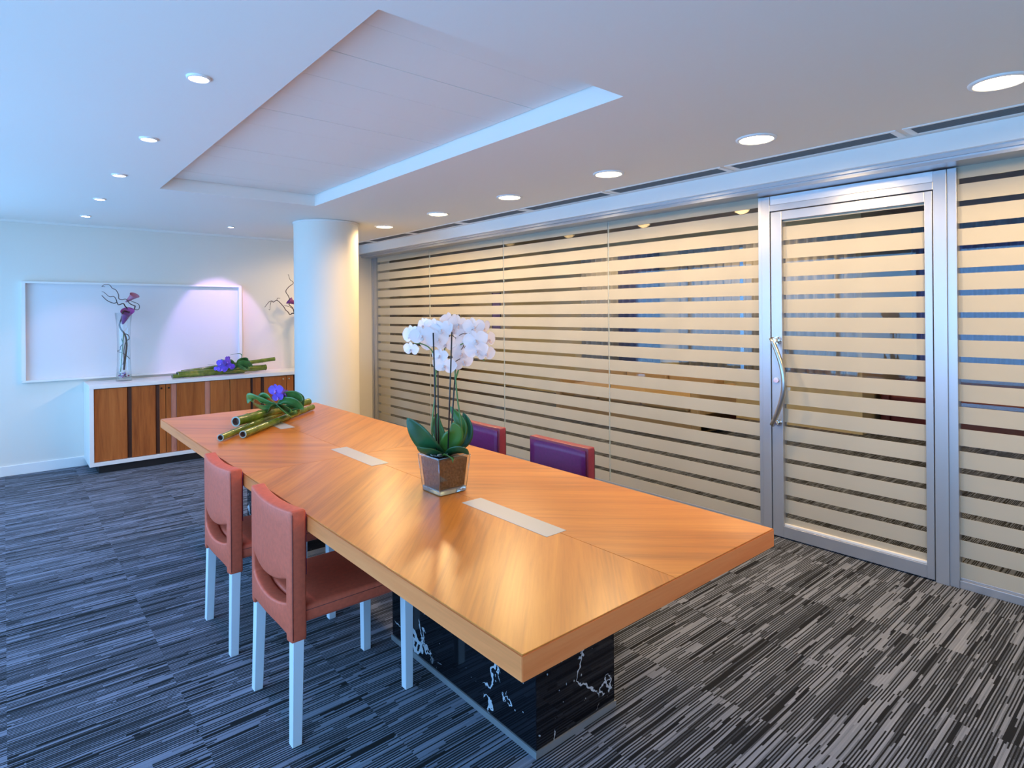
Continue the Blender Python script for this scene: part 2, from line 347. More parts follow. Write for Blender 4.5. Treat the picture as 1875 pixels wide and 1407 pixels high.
# window wall at the left with real openings
wl = MB(); WZ0, WZ1 = .10, 2.16
wins = [(-1.9, .0), (.2, 2.1), (2.3, 4.2), (4.4, 6.62)]
wl.box(XL-.15, YR-.15, 0, XL, BY, WZ0); wl.box(XL-.15, YR-.15, WZ1, XL, BY, ZC)
ys = [YR-.15] + [y for w in wins for y in w] + [BY]
for i in range(0, len(ys), 2): wl.box(XL-.15, ys[i], WZ0, XL, ys[i+1], WZ1)
struct(wl.obj('wall_left', 'wall'), 'window wall with tall daylight openings')
for i, (a, b) in enumerate(wins):
    w = struct(empty('window_%d' % (i+1), (XL-.09, (a+b)/2, WZ0)), 'tall clear window in the daylight wall'); h = (b-a)/2; H = WZ1-WZ0
    fr = MB(); t = .045
    fr.box(-.03, -h, 0, .03, h, t); fr.box(-.03, -h, H-t, .03, h, H); fr.box(-.03, -h, t, .03, -h+t, H-t); fr.box(-.03, h-t, t, .03, h, H-t); fr.box(-.025, -t/2, t, .025, t/2, H-t)
    fr.obj('window_frame', 'alu', w)
    MB().box(-.004, -h+t, t, .004, -t/2, H-t).obj('glass_pane', 'glass', w); MB().box(-.004, t/2, t, .004, h-t, H-t).obj('glass_pane', 'glass', w)
    ld = bpy.data.lights.new('window_portal', 'AREA'); ld.shape = 'RECTANGLE'; ld.size = b-a; ld.size_y = H; ld.cycles.is_portal = True
    lo = bpy.data.objects.new('window_portal', ld); col.objects.link(lo); lo.location = (XL-.16, (a+b)/2, (WZ0+WZ1)/2)
    lo.rotation_euler = Matrix(((0, 0, -1), (1, 0, 0), (0, -1, 0))).to_euler()   # emits along +X
# round column
cc = (2.367, 5.525); CR = .297
cl = struct(MB().lathe([(CR, 0), (CR, ZC)], (*cc, 0), 72).obj('column', 'wall'), 'round off-white column beside the table end')
MB().lathe([(CR-.002, ZC-.02), (CR+.008, ZC-.02), (CR+.008, ZC-.002), (CR-.002, ZC-.002)], (*cc, 0), 72).obj('top_ring', 'ceil', cl)
# bulkhead over the glass
struct(soften(MB().box(XF, YR, 2.190, 3.75, BY2, ZC).obj('trim_2', 'white'), .002), 'white bulkhead above the glass partition')

# ------------------------------------------------------------------ glass partition
ZG0, ZG1 = .052, 2.175
struct(soften(MB().box(3.55, YR, 2.147, 3.76, 7.19, 2.192).box(3.535, YR, 2.170, 3.55, 7.19, 2.192).obj('trim_3', 'alu'), .002), 'aluminium head rail over the glass partition')
fr = MB()
for (a, b) in ((1.894, 7.06), (YR, .845)):
    fr.box(GX, a, 0, GX+.055, b, ZG0-.012); fr.box(GX+.012, a, ZG0-.012, GX+.045, b, ZG0)
struct(soften(fr.obj('trim_4', 'alu'), .002), 'aluminium floor channel under the glass partition')
pst = MB().box(GX-.004, 7.06, 0, GX+.055, 7.10, 2.15).box(GX+.008, 7.10, 0, GX+.05, 7.155, 2.15).box(GX-.004, 7.155, 0, GX+.055, 7.19, 2.15)
struct(soften(pst.obj('trim_5', 'alu'), .002), 'aluminium end post of the glass partition beside the column')
gapz = [2.0858-.11345*k for k in range(20)]
SH = .0285
def frosted(parent, y0, y1, z0, z1, loc_y):
    """glass pane with frosted film stripes as sub-parts; coordinates local to parent at y=loc_y"""
    p = MB().box(.020, y0-loc_y, z0, .030, y1-loc_y, z1).obj('glass_pane', 'glass', parent)
    tops = [z1] + [g-SH for g in gapz if g-SH < z1 and g-SH > z0]
    cache = {}
    for t in tops:
        lows = [g for g in gapz if g < t-1e-4]
        b = max(max(lows) if lows else z0, z0)
        if t-b < .01: continue
        if t != z1 and any(abs(t-(g-SH)) < 1e-6 for g in gapz) is False: continue
        key = round(t-b, 3)
        if key not in cache:
            cache[key] = MB().box(.0175, y0-loc_y+.004, 0, .0195, y1-loc_y-.004, t-b).mesh('frosted_stripe'); cache[key].materials.append(M['frost'])
        o = bpy.data.objects.new('frosted_stripe', cache[key]); col.objects.link(o); o.parent = p; o.location = (0, 0, b)
    return p
bays = [(5.818, 7.10), (4.488, 5.818), (3.162, 4.488), (1.874, 3.162), (-.75, .865), (YR, -.75)]
for i, (a, b) in enumerate(bays):
    w = struct(empty('window_%d' % (i+5), (GX, (a+b)/2, 0)), 'partition glass pane with horizontal frosted film stripes')
    frosted(w, a+.002, b-.002, ZG0, ZG1-.01, (a+b)/2)
    MB().box(.0185, -(b-a)/2-.002, ZG0, .031, -(b-a)/2+.002, ZG1-.01).obj('glass_edge', 'edgeglass', w)
# door frame
df = empty('trim_6', (GX, 1.37, 0)); struct(df, 'aluminium door frame with mitred corners and a solid transom panel')
def dfp(name, mat, x0, y0, z0, x1, y1, z1, bev=.002): return soften(MB().box(x0, y0-1.37, z0, x1, y1-1.37, z1).obj(name, mat, df), bev)
dfp('jamb', 'alu', -.012, 1.815, 0, .06, 1.868, 2.14); dfp('jamb_edge', 'alu', -.004, 1.868, 0, .05, 1.894, 2.142)
dfp('jamb', 'alu', -.012, .886, 0, .06, .945, 2.14); dfp('jamb_edge', 'alu', -.004, .845, 0, .05, .886, 2.142)
dfp('head', 'alu', -.012, .945, 2.045, .06, 1.815, 2.085); dfp('transom_panel', 'alu_w', -.006, .945, 2.085, .05, 1.815, 2.142)
# door leaf
dr = empty('door_1', (GX, 1.38, 0)); struct(dr, 'glazed aluminium door with frosted stripes and a bowed pull handle')
def drp(name, mat, x0, y0, z0, x1, y1, z1, bev=.002): return soften(MB().box(x0, y0-1.38, z0, x1, y1-1.38, z1).obj(name, mat, dr), bev)
DY0, DY1 = .950, 1.810
drp('stile', 'alu', -.008, 1.742, .008, .045, DY1, 2.04); drp('stile', 'alu', -.008, DY0, .008, .045, .985, 2.04)
drp('top_rail', 'alu', -.008, .985, 1.985, .045, 1.742, 2.04); drp('bottom_rail', 'alu', -.008, .985, .008, .045, 1.742, .078)
drp('glazing_bead', 'white', .002, .985, .078, .03, 1.742, .092)
frosted(dr, .980, 1.747, .085, 1.985, 1.38)
# handle
hd = MB(); yh = 1.768-1.38
arc = [(-.055-.02*math.sin(PI*k/20), yh+.020-.085*math.sin(PI*k/20), 1.25-.543*k/20) for k in range(21)]
hd.tube(arc, .0145, 12); hdl = hd.obj('pull_handle', 'steel', dr)
for z in (1.235, .722):
    MB().tube([(-.008, yh, z), (-.065, yh, z)], .014, 14).tube([(-.008, yh, z), (-.016, yh, z)], .024, 16).obj('handle_mount', 'chrome', hdl)
lk = MB().tube([(-.006, yh+.012, .985), (-.016, yh+.012, .985)], .017, 16).obj('lock_cylinder', 'chrome', dr)

# ------------------------------------------------------------------ lamps in the ceiling
def spot(parent, c, w, size, loc, aim=None, rad=.04, blend=.35):
    d = bpy.data.lights.new('lamp_light', 'SPOT'); d.color = c; d.energy = w; d.spot_size = size; d.spot_blend = blend; d.shadow_soft_size = rad
    o = bpy.data.objects.new('lamp_light', d); col.objects.link(o); o.parent = parent; o.location = loc
    if aim: o.rotation_euler = Vector(aim).to_track_quat('-Z', 'Y').to_euler()
    return o
def downlight(x, y, r, mat, c, w, label, group, size=2.96, z=ZC, aim=None):
    t = tag(empty('downlight', (x, y, z)), label, 'ceiling light', group)
    MB().lathe([(r*1.24, 0), (r*1.22, -.006), (r*1.05, -.009), (r*.98, -.004), (r*.98, .0)], (0, 0, 0), 40).obj('trim_ring', 'white', t)
    MB().lathe([(r, -.002), (r*.85, -.006), (r*.5, -.009), (.0005, -.0105)], (0, 0, 0), 40).obj('lens', mat, t)
    spot(t, c, w, size, (0, 0, -.03), aim, r*.8); return t
for k in range(9):
    y = -.46+.968*k if k < 7 else None
    if y is None: break
    downlight(2.905, y+(.02 if k else 0), .079, 'warm', WARM, WARM_W, 'large round warm downlight in the ceiling beside the air grilles', 'warm downlights along the glass partition')
downlight(2.905, 6.24, .079, 'warm', WARM, WARM_W*.3, 'large round warm downlight in the ceiling behind the column', 'warm downlights along the glass partition')
for k in range(5):
    downlight(.548, 2.40+.985*k, .033, 'pink', PINK, PINK_W, 'small round recessed lamp in a row beside the ceiling recess', 'small lamps along the window side', 1.5)
downlight(1.716, 6.29, .026, 'pink', LILAC, 34., 'tiny recessed lamp above the framed white board', None, .92, aim=(.06, .66, -1.05))

# ------------------------------------------------------------------ linear air grilles
def vent(y0, y1, first=[None]):
    h = (y1-y0)/2
    if first[0] is None:
        t = empty('air_grille'); f = MB(); w0, w1, b = -.080, .080, .018
        f.box(w0, -h-.03, -.005, w0+b, h+.03, 0); f.box(w1-b, -h-.03, -.005, w1, h+.03, 0); f.box(w0+b, -h-.03, -.005, w1-b, -h, 0); f.box(w0+b, h, -.005, w1-b, h+.03, 0)
        soften(f.obj('frame', 'white', t), .0015); MB().box(w0+b, -h, -.0012, w1-b, h, 0).obj('backing', 'dark', t)
        for i in range(9):
            x = w0+b+.006+i*.0133; MB().box(x, -h, -.004, x+.0035, h, -.0012).obj('slat', 'vent', t)
        first[0] = t
    else: t = copy_tree(first[0])
    t.location = (3.375, (y0+y1)/2, ZC); tag(t, 'long slotted air grille in the ceiling against the white bulkhead', 'air grille', 'linear air grilles'); return t
for k in range(-1, 7): vent(1.025+.931*k, 1.025+.931*k+.845)

# ------------------------------------------------------------------ table
TX, TY = 1.288, 2.6585; hx, hy = .516, 1.774; ZT, ZB = .75, .694
tb = tag(empty('conference_table', (TX, TY, 0)), 'long orange-brown veneered conference table on black marble pedestals', 'table')
top = soften(MB().box(-hx, -hy, ZB, hx, hy, ZT-.003).obj('table_core', 'wood_y', tb), .003)
px0, px1 = 1.232-TX, 1.316-TX
for (x0, x1, y0, y1, mt) in ((-hx, 0, -hy, 0, 'wood_p'), (0, hx, -hy, 0, 'wood_n'), (-hx, 0, 0, hy, 'wood_n'), (0, hx, 0, hy, 'wood_p')):
    soften(MB().box(x0+.0003, y0+.0003, ZT-.003, x1-.0003, y1-.0003, ZT).obj('veneer_panel', mt, tb), .001, 1)
for s in (-1, 1):
    MB().box(s*hx-(.0015 if s < 0 else 0), -hy, ZB+.002, s*hx+(0 if s < 0 else .0015), hy, ZT-.004).obj('edge_band', 'wood_y', tb)
    MB().box(-hx, s*hy-(.0015 if s < 0 else 0), ZB+.002, hx, s*hy+(0 if s < 0 else .0015), ZT-.004).obj('edge_band', 'wood_x', tb)
for yc in (1.513, 2.627, 3.760):
    soften(MB().box(px0, yc-TY-.217, ZT, px1, yc-TY+.217, ZT+.0012).obj('cable_plate', 'plate', tb), .0006, 1)
for (y0, y1) in ((1.407, 2.331), (3.47, 4.37)):
    pd = soften(MB().box(1.284-TX, y0-TY, .022, 1.668-TX, y1-TY, ZB).obj('pedestal', 'marble', tb), .002)
    MB().box(1.280-TX, y0-TY-.004, 0, 1.672-TX, y1-TY+.004, .022).obj('base_strip', 'plinthmetal', pd)

# ------------------------------------------------------------------ chairs
def make_chair(lea='terra'):
    t = empty('leather_chair')      # origin on the floor under the seat, facing +X, width along Y
    W = .207; XB = -.235; T = .052
    # backrest: outline in (y, z), extruded in x, with an opening; built from a grid of strips so the shape can bow
    yo = W-.040
    def shell(x0, x1, name, mat):
        ylist = [-W, -W+.013, -W+.027] + [-yo+2*yo*i/12 for i in range(13)] + [W-.027, W-.013, W]
        def levels(y):
            q = min(1, abs(y)/yo); top = .768+.007*(y/W)**2; arch = .372-.012*q**3; lo = .440+.022*q*q; hi = .512+.030*q*q
            return [.338, arch, arch+(lo-arch)*.5, lo, (lo+hi)/2, hi] + [hi+(top-hi)*k/6 for k in range(1, 7)]
        bm = bmesh.new(); cols = []
        for y in ylist:
            bow = .016*(1-(y/W)**2); cols.append([(x0-bow, y, z) for z in levels(y)])
        vv = [[bm.verts.new(p) for p in c_] for c_ in cols]
        for i in range(len(cols)-1):
            sleeve = abs((ylist[i]+ylist[i+1])/2) > yo
            for k in range(len(cols[0])-1):
                if k in (0, 3, 4) and not sleeve: continue
                bm.faces.new((vv[i][k], vv[i+1][k], vv[i+1][k+1], vv[i][k+1]))
        for v in [v for v in bm.verts if not v.link_faces]: bm.verts.remove(v)
        r = bmesh.ops.extrude_face_region(bm, geom=bm.faces[:])
        bmesh.ops.translate(bm, verts=[e for e in r['geom'] if isinstance(e, bmesh.types.BMVert)], vec=(x1-x0, 0, 0))
        o = MB().bm(bm, True).obj(name, mat, t); md = soften(o, .008, 3).modifiers[-1]; md.harden_normals = False; md.angle_limit = .9; return o
    bk = shell(XB, XB+T, 'backrest', lea)
    # inner pad in plum on the face towards the seat
    pad = MB().grid(lambda a, b: (XB+T+.0035-.018*(1-((a*2-1)*.9)**2)+.004*math.sin(PI*a)*math.sin(PI*b), (a*2-1)*(W-.012), .55+b*.208), 10, 6)
    bm = bmesh.new(); me = pad.mesh('x'); bm.from_mesh(me); bmesh.ops.solidify(bm, geom=bm.faces[:], thickness=.004); MB().bm(bm, True).obj('back_pad', 'plum', t)
    # piping seams on the outer side edges
    for s in (-1, 1):
        MB().tube([(XB+.004, s*(W+.0008), .35), (XB+.004, s*(W+.0008), .762)], .0012, 5).obj('seam', 'thread', bk)
    st = MB().box(XB+T-.012, -.196, .388, .238, .196, .446, .014).obj('seat', lea, t)
    for s in (-1, 1): MB().tube([(XB+T, s*.1965, .430), (.226, s*.1965, .430)], .001, 5).obj('seat_seam', 'thread', st)
    q = .0185
    def leg(tx, ty, bx, by, zt):
        vs = [(tx+a*q, ty+b*q, zt) for a, b in ((-1, -1), (1, -1), (1, 1), (-1, 1))] + [(bx+a*q*.86, by+b*q*.86, 0) for a, b in ((-1, -1), (1, -1), (1, 1), (-1, 1))]
        soften(MB().add(vs, [(0, 1, 2, 3), (7, 6, 5, 4)] + [(i, 4+i, 4+(i+1) % 4, (i+1) % 4) for i in range(4)]).obj('leg', 'legpaint', t), .0015, 1)
    for s in (-1, 1):
        leg(XB+T/2-.002, s*(W-.0205), XB+.014, s*(W-.012), .345)
        leg(.215, s*.172, .215, s*.172, .392)
    return t
ch = make_chair(); G = 'leather chairs at the conference table'
def place(o, x, y, rz, label):
    o.location = (x, y, 0); o.rotation_euler.z = rz; tag(o, label, 'chair', G)
place(ch, .948, 2.172, 0., 'terracotta leather chair with cut-out back, window side, farther from the credenza')
place(copy_tree(ch), .946, 2.862, .0, 'terracotta leather chair with cut-out back, window side, closer to the credenza')
ch2 = make_chair('burg')
place(ch2, 1.922, 2.135, PI+.0, 'plum and burgundy leather chair on the glass side, closer to the glass door')
place(copy_tree(ch2), 1.922, 2.80, PI-.0, 'plum and burgundy leather chair on the glass side, closer to the round column')

# ------------------------------------------------------------------ credenza
CX0, CX1, CYF, CZ0, CZ1 = .575, 2.935, 6.49, .07, .80
cb = tag(empty('credenza', ((CX0+CX1)/2, 6.72, 0)), 'long white credenza with striped walnut doors on a black plinth', 'cabinet')
ox, oy = (CX0+CX1)/2, 6.72
def cbox(name, mat, x0, y0, z0, x1, y1, z1, par=None, bev=.002, off=(0, 0, 0)):
    o = MB().box(x0-ox, y0-oy, z0, x1-ox, y1-oy, z1).obj(name, mat, par or cb); return soften(o, bev) if bev else o
th = .034
cbox('top_panel', 'white', CX0, CYF, CZ1-th, CX1, BY-.002, CZ1); cbox('bottom_panel', 'white', CX0, CYF, CZ0, CX1, BY-.002, CZ0+th)
cbox('side_panel', 'white', CX0, CYF, CZ0+th, CX0+th, BY-.002, CZ1-th); cbox('side_panel', 'white', CX1-th, CYF, CZ0+th, CX1, BY-.002, CZ1-th)
cbox('back_panel', 'black', CX0+th, CYF+.06, CZ0+th, CX1-th, CYF+.075, CZ1-th, bev=0); cbox('plinth', 'black', CX0+.07, CYF+.03, 0, CX1-.07, BY-.03, CZ0)
dx = [.6105, 1.178, 1.753, 2.325, 2.899]
strips = [[(.611, .864, 'cab', 0), (.864, .898, 'cabdark_shade', 1), (.898, 1.092, 'cab', 0), (1.092, 1.124, 'cabdark_shade', 1), (1.124, 1.178, 'cab', 0)],
          [(1.178, 1.222, 'cab', 0), (1.222, 1.271, 'cablit', 2), (1.271, 1.519, 'cab', 0), (1.519, 1.569, 'cablit', 2), (1.569, 1.753, 'cab', 0)],
          [(1.753, 1.953, 'cab', 0), (1.953, 1.976, 'cabdark_shade', 1), (1.976, 2.057, 'cab', 0), (2.057, 2.09, 'cabdark_shade', 1), (2.09, 2.325, 'cab', 0)],
          [(2.325, 2.40, 'cab', 0), (2.40, 2.43, 'cabdark_shade', 1), (2.43, 2.70, 'cab', 0), (2.70, 2.735, 'cabdark_shade', 1), (2.735, 2.899, 'cab', 0)]]
z0, z1 = CZ0+th+.004, CZ1-th-.005
for i in range(4):
    dd = cbox('cabinet_door', 'cabdark_shade', dx[i]+.0025, CYF+.032, z0, dx[i+1]-.0025, CYF+.05, z1)
    for j, (a, b, mt, kind) in enumerate(strips[i]):
        a2 = a+(.0025 if j == 0 else .0006); b2 = b-(.0025 if j == len(strips[i])-1 else .0006)
        yf = CYF+.016
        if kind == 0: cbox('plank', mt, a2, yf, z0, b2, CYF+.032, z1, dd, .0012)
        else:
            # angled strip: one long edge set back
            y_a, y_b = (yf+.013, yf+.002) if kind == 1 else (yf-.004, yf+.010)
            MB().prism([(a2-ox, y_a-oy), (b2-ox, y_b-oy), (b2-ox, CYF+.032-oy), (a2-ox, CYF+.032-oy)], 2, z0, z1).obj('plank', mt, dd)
    kx = dx[i+1]-.040 if i % 2 == 0 else dx[i]+.022
    MB().tube([(kx-ox, CYF+.016-oy, .728), (kx-ox, CYF+.004-oy, .728), (kx-ox, CYF-.004-oy, .728)], [.005, .006, .009], 14).obj('knob', 'chrome', dd)
# ------------------------------------------------------------------ framed white board
bo = tag(empty('framed_board', (1.057, BY, .825)), 'wide white board in a deep white tray frame on the back wall', 'wall board')
w2 = .937; H = .915; D = .052
MB().box(-w2+.01, -.012, .01, w2-.01, -.001, H-.01).obj('panel', 'board', bo)
f = MB(); t = .030
f.box(-w2, -D, 0, w2, -.001, t*.6); f.box(-w2, -D, H-t*.6, w2, -.001, H); f.box(-w2, -D, t*.6, -w2+t, -.001, H-t*.6); f.box(w2-t, -D, t*.6, w2, -.001, H-t*.6)
soften(f.obj('frame', 'white', bo), .002)

# ------------------------------------------------------------------ flowers and plants
def petal(mb, c, out, side, ln, wd, cup=.15, tip=.0, n=6):
    """rounded petal from point c along `out`, width along `side`"""
    c, out, side = Vector(c), Vector(out).normalized(), Vector(side).normalized(); nn = out.cross(side)
    def fn(a, b):
        w = wd*math.sin(PI*min(1, a*.93+.07))**.6*(.55+.45*math.sin(PI*a*.8))
        s = (b-.5)*2
        return c + out*(ln*a) + side*(w*s*.5) + nn*(cup*ln*(a*a*.6 - .35*s*s*a) + tip*ln*a**3)
    mb.grid(fn, n, 5)
def orchid_flower(parent, loc, face, size, roll=0., mats=('petal', 'lip')):
    f = Vector(face).normalized(); a = UP if abs(f.z) < .9 else Vector((1, 0, 0)); sx = a.cross(f).normalized(); sy = f.cross(sx)
    mt = Matrix.Rotation(roll, 3, f); sx = mt @ sx; sy = mt @ sy
    q = MB(); o = Vector(loc)
    for ang, ln, wd in ((100, .42, .30), (215, .42, .30), (325, .42, .30)):
        d = sx*math.cos(math.radians(ang)) + sy*math.sin(math.radians(ang)); petal(q, o-f*size*.03, d, f.cross(d), size*ln, size*wd, -.10)
    for ang in (12, 168):
        d = sx*math.cos(math.radians(ang)) + sy*math.sin(math.radians(ang)); petal(q, o, d, f.cross(d), size*.52, size*.56, -.12)
    fl = q.obj('flower', mats[0], parent)
    l = MB().ball(o+f*size*.07-sy*size*.03, size*.055, size*.055, size*.06, 8, 5)
    petal(l, o+f*size*.05-sy*size*.03, -sy*.8+f*.5, sx, size*.20, size*.16, .3); l.obj('lip', mats[1], fl); return fl
def leaf_blade(mb, pts, wd, fold=.25, up=(0, 0, 1), n=14):
    P = bez(pts, 6); k = len(P)
    def fn(a, b):
        i = min(int(a*(k-1)), k-2); t = a*(k-1)-i; p = P[i].lerp(P[i+1], t); d = (P[i+1]-P[i]).normalized()
        s = d.cross(Vector(up)); s = s.normalized() if s.length > 1e-4 else Vector((1, 0, 0)); nn = s.cross(d)
        w = wd*(math.sin(PI*min(1, .10+a*.90))**.65)*(.75+.25*math.sin(PI*a)); q = (b-.5)*2
        return p + s*(w*.5*q) + nn*(fold*w*.5*abs(q))
    mb.grid(fn, n, 6); return mb
def thick(o, t=.0012):
    md = o.modifiers.new('thickness', 'SOLIDIFY'); md.thickness = t; md.offset = 0; return o
def ribbon(mb, pts, wd, nrm, taper=True):
    P = bez(pts, 8); k = len(P)
    def fn(a, b):
        i = min(int(a*(k-1)), k-2); t = a*(k-1)-i; p = P[i].lerp(P[i+1], t); d = (P[i+1]-P[i]).normalized()
        s = Vector(nrm); s = (s - d*s.dot(d)); s = s.normalized() if s.length > 1e-4 else d.orthogonal().normalized()
        w = wd*((.25+.75*math.sin(PI*a)) if taper else 1); q = (b-.5)*2; return p + s*(w*.5*q) + d.cross(s)*(w*.12*q*q)
    mb.grid(fn, 30, 4); return mb

# --- orchid in a square glass pot
OX, OY = 1.270, 1.897
po = tag(empty('potted_orchid', (OX, OY, ZT)), 'white orchid on two arching stems in a square clear glass pot on the table', 'potted plant')
# square glass vessel, flared, thick base
b0, b1, hh, wt = .060, .071, .140, .006
def ring(h_, z): return [(-h_, -h_, z), (h_, -h_, z), (h_, h_, z), (-h_, h_, z)]
g = MB(); vsx = ring(b0, 0)+ring(b1, hh)+ring(b1-wt, hh)+ring(b0-wt+.001, .020)
g.add(vsx, [(3, 2, 1, 0)] + [(i, (i+1) % 4, 4+(i+1) % 4, 4+i) for i in range(4)] + [(4+i, 4+(i+1) % 4, 8+(i+1) % 4, 8+i) for i in range(4)] + [(8+i, 8+(i+1) % 4, 12+(i+1) % 4, 12+i) for i in range(4)] + [(12, 13, 14, 15)])
M['potglass'] = glass_thin('pot glass', (.93, .965, .96), 2.6)
M['rimglass'] = glass_thin('glass edge', (.80, .88, .86), 7.)
M['potbase'] = plain('thick glass base', (.88, .93, .86), .05, spec=1.)
M['potbase'].node_tree.nodes['Principled BSDF'].inputs['Transmission Weight'].default_value = .75
soften(g.obj('glass_pot', 'potglass', po), .003, 2)
rb = MB().add(ring(b0-.0015, .001)+ring(b0+.0005, .0205), [(3, 2, 1, 0), (4, 5, 6, 7)] + [(i, (i+1) % 4, 4+(i+1) % 4, 4+i) for i in range(4)]); soften(rb.obj('glass_base', 'potbase', po), .004, 2)
for i in range(4):
    c_, c1_ = ring(b0, .018)[i], ring(b1, hh)[i]; MB().tube([c_, c1_], .0016, 8).obj('glass_corner', 'rimglass', po)
MB().tube(ring(b1-.003, hh)+ring(b1-.003, hh)[:1], .0019, 8).obj('glass_rim', 'rimglass', po)
s_ = MB(); z0s, z1s = .022, .127
w0 = b0-wt-.0005; w1 = b1-wt-.002
s_.add(ring(w0, z0s)+ring(w1, z1s), [(3, 2, 1, 0), (4, 5, 6, 7)] + [(i, (i+1) % 4, 4+(i+1) % 4, 4+i) for i in range(4)]); s_.obj('bark_fill', 'bark', po)
MB().lathe([(.040, z1s-.002), (.048, .138), (.050, .141), (.046, .141), (.039, z1s)], (-.012, .008, 0), 28).obj('inner_pot_rim', 'potplastic', po)
rt = MB()
for i in range(16):
    a = random.uniform(0, 2*PI); r = random.uniform(.01, .04); c0 = Vector((-.012+r*math.cos(a), .008+r*math.sin(a), z1s))
    pp = [c0+Vector((random.uniform(-.02, .02), random.uniform(-.02, .02), .004+.014*abs(math.sin(k*1.2+i)))) for k in range(4)]; rt.tube(bez(pp, 4), .0018, 6)
rt.obj('aerial_roots', 'root', po)['kind'] = 'stuff'
fx, fy = F.x, F.y; rxv, ryv = R0.x, R0.y
def V(r, f_, z): return (R0.x*r+F.x*f_, R0.y*r+F.y*f_, z)      # right, away, up : room-space offsets from the pot
leaves = [([V(-.005, 0, .135), V(-.05, -.02, .17), V(-.10, -.03, .235), V(-.135, -.03, .283)], .075, 'leaf', .15),
          ([V(.0, .01, .135), V(.02, .0, .18), V(.045, -.01, .222), V(.035, -.015, .262)], .075, 'leafy', .2),
          ([V(.02, .02, .135), V(.05, .03, .19), V(.06, .035, .25), V(.015, .04, .318)], .055, 'leafy', .3),
          ([V(.02, .03, .135), V(.075, .04, .18), V(.085, .04, .24), V(.07, .04, .29)], .050, 'leaf', .3),
          ([V(-.01, .03, .135), V(-.02, .05, .19), V(-.035, .06, .24), V(-.03, .06, .285)], .05, 'leafy', .25),
          ([V(0, -.01, .135), V(-.04, -.045, .152), V(-.075, -.055, .162), V(-.095, -.055, .178)], .045, 'leaf', .2),
          ([V(.01, -.01, .135), V(.04, -.04, .155), V(.075, -.05, .160), V(.098, -.045, .145)], .050, 'leaf', .2),
          ([V(.0, -.02, .133), V(.02, -.062, .145), V(.035, -.09, .143), V(.045, -.105, .13)], .036, 'leafy', .2)]
for k, (pts, wd, mt, fo) in enumerate(leaves): thick(leaf_blade(MB(), pts, wd, -fo if k < 5 else fo, (F.x, F.y, .25) if k < 5 else (F.x*.7, F.y*.7, .7)).obj('leaf', mt, po), .0016)
for r, f_, zt in ((-.030, -.055, .600), (-.022, .012, .47), (.039, -.055, .602), (.046, .02, .48)):
    MB().tube([V(r*.6-.008, f_*.25, .12), V(r, f_, zt)], .0028, 8).obj('stake', 'stake', po)
stemA = bez([V(-.015, 0, .13), V(-.045, -.005, .22), V(-.030, -.005, .38), V(-.032, -.005, .50), V(-.055, -.01, .545), V(-.10, -.015, .560), V(-.118, -.0, .535)], 8)
stemB = bez([V(.02, .01, .13), V(.066, .012, .20), V(.05, .012, .36), V(.042, .01, .50), V(.06, .0, .548), V(.11, -.01, .560), V(.145, -.0, .52), V(.155, .0, .49)], 8)
stemC = bez([V(-.030, -.005, .44), V(-.02, .02, .47), V(.0, .03, .52), V(.005, .03, .58)], 8)
stemD = bez([V(.045, .01, .42), V(.06, .02, .47), V(.07, .03, .52), V(.06, .03, .59)], 8)
for s in (stemA, stemB, stemC, stemD): MB().tube(s, [.0034-.0016*i/len(s) for i in range(len(s))], 8).obj('stem', 'stem', po)
def px(u, v, f_=0.):      # offset from the pot base for a flower seen at this spot of the spray
    d = OX*F.x+OY*F.y+f_; r = (u-813.8)/1093.85*d*1.0 + f_*0.12; return V(r, f_, .125+(838.5-v)/1093.85*d - f_*0.02)
fl = [(756, 612, -.01, .082, (-.7, -1)), (757, 638, -.02, .062, (-.4, -1)), (778, 612, -.03, .085, (.1, -1)), (775, 600, .03, .07, (-.6, -.6)), (797, 600, .0, .075, (-.2, -1)), (792, 628, .0, .075, (.2, -1)),
      (812, 603, -.02, .085, (0, -1)), (808, 618, -.035, .080, (.3, -1)), (822, 592, .03, .075, (.4, -.6)), (832, 606, .01, .085, (.2, -1)), (840, 594, .0, .075, (.6, -.9)), (849, 606, .03, .075, (.5, -1)), (816, 632, .02, .080, (.0, -1)), (852, 626, .01, .075, (.6, -.8)),
      (810, 650, -.02, .060, (-.3, -1)), (818, 668, -.02, .085, (-.1, -1)), (846, 648, .0, .075, (.5, -.8)), (848, 664, .01, .085, (.4, -.9)), (870, 600, .0, .08, (.3, -1)), (876, 622, -.025, .088, (.1, -1)), (878, 640, -.03, .084, (.2, -1)), (894, 626, .02, .078, (.8, -.7)), (893, 648, -.01, .072, (.5, -1)), (884, 605, .03, .07, (.6, -.5))]
for u, v, f_, s, (r, a) in fl:
    d = R0*r + F*a + UP*random.uniform(-.25, .15); orchid_flower(po, px(u, v, f_), d, s*1.12, random.uniform(-.35, .35))
for pts in ([px(757, 640), px(771, 628), px(772, 617)], [px(838, 644), px(848, 640), px(852, 632)], [px(836, 663), px(845, 658)], [px(836, 622), px(848, 613), px(862, 612), px(870, 600)]):
    MB().tube(bez(pts, 5), .0016, 6).obj('flower_stalk', 'twig', po)

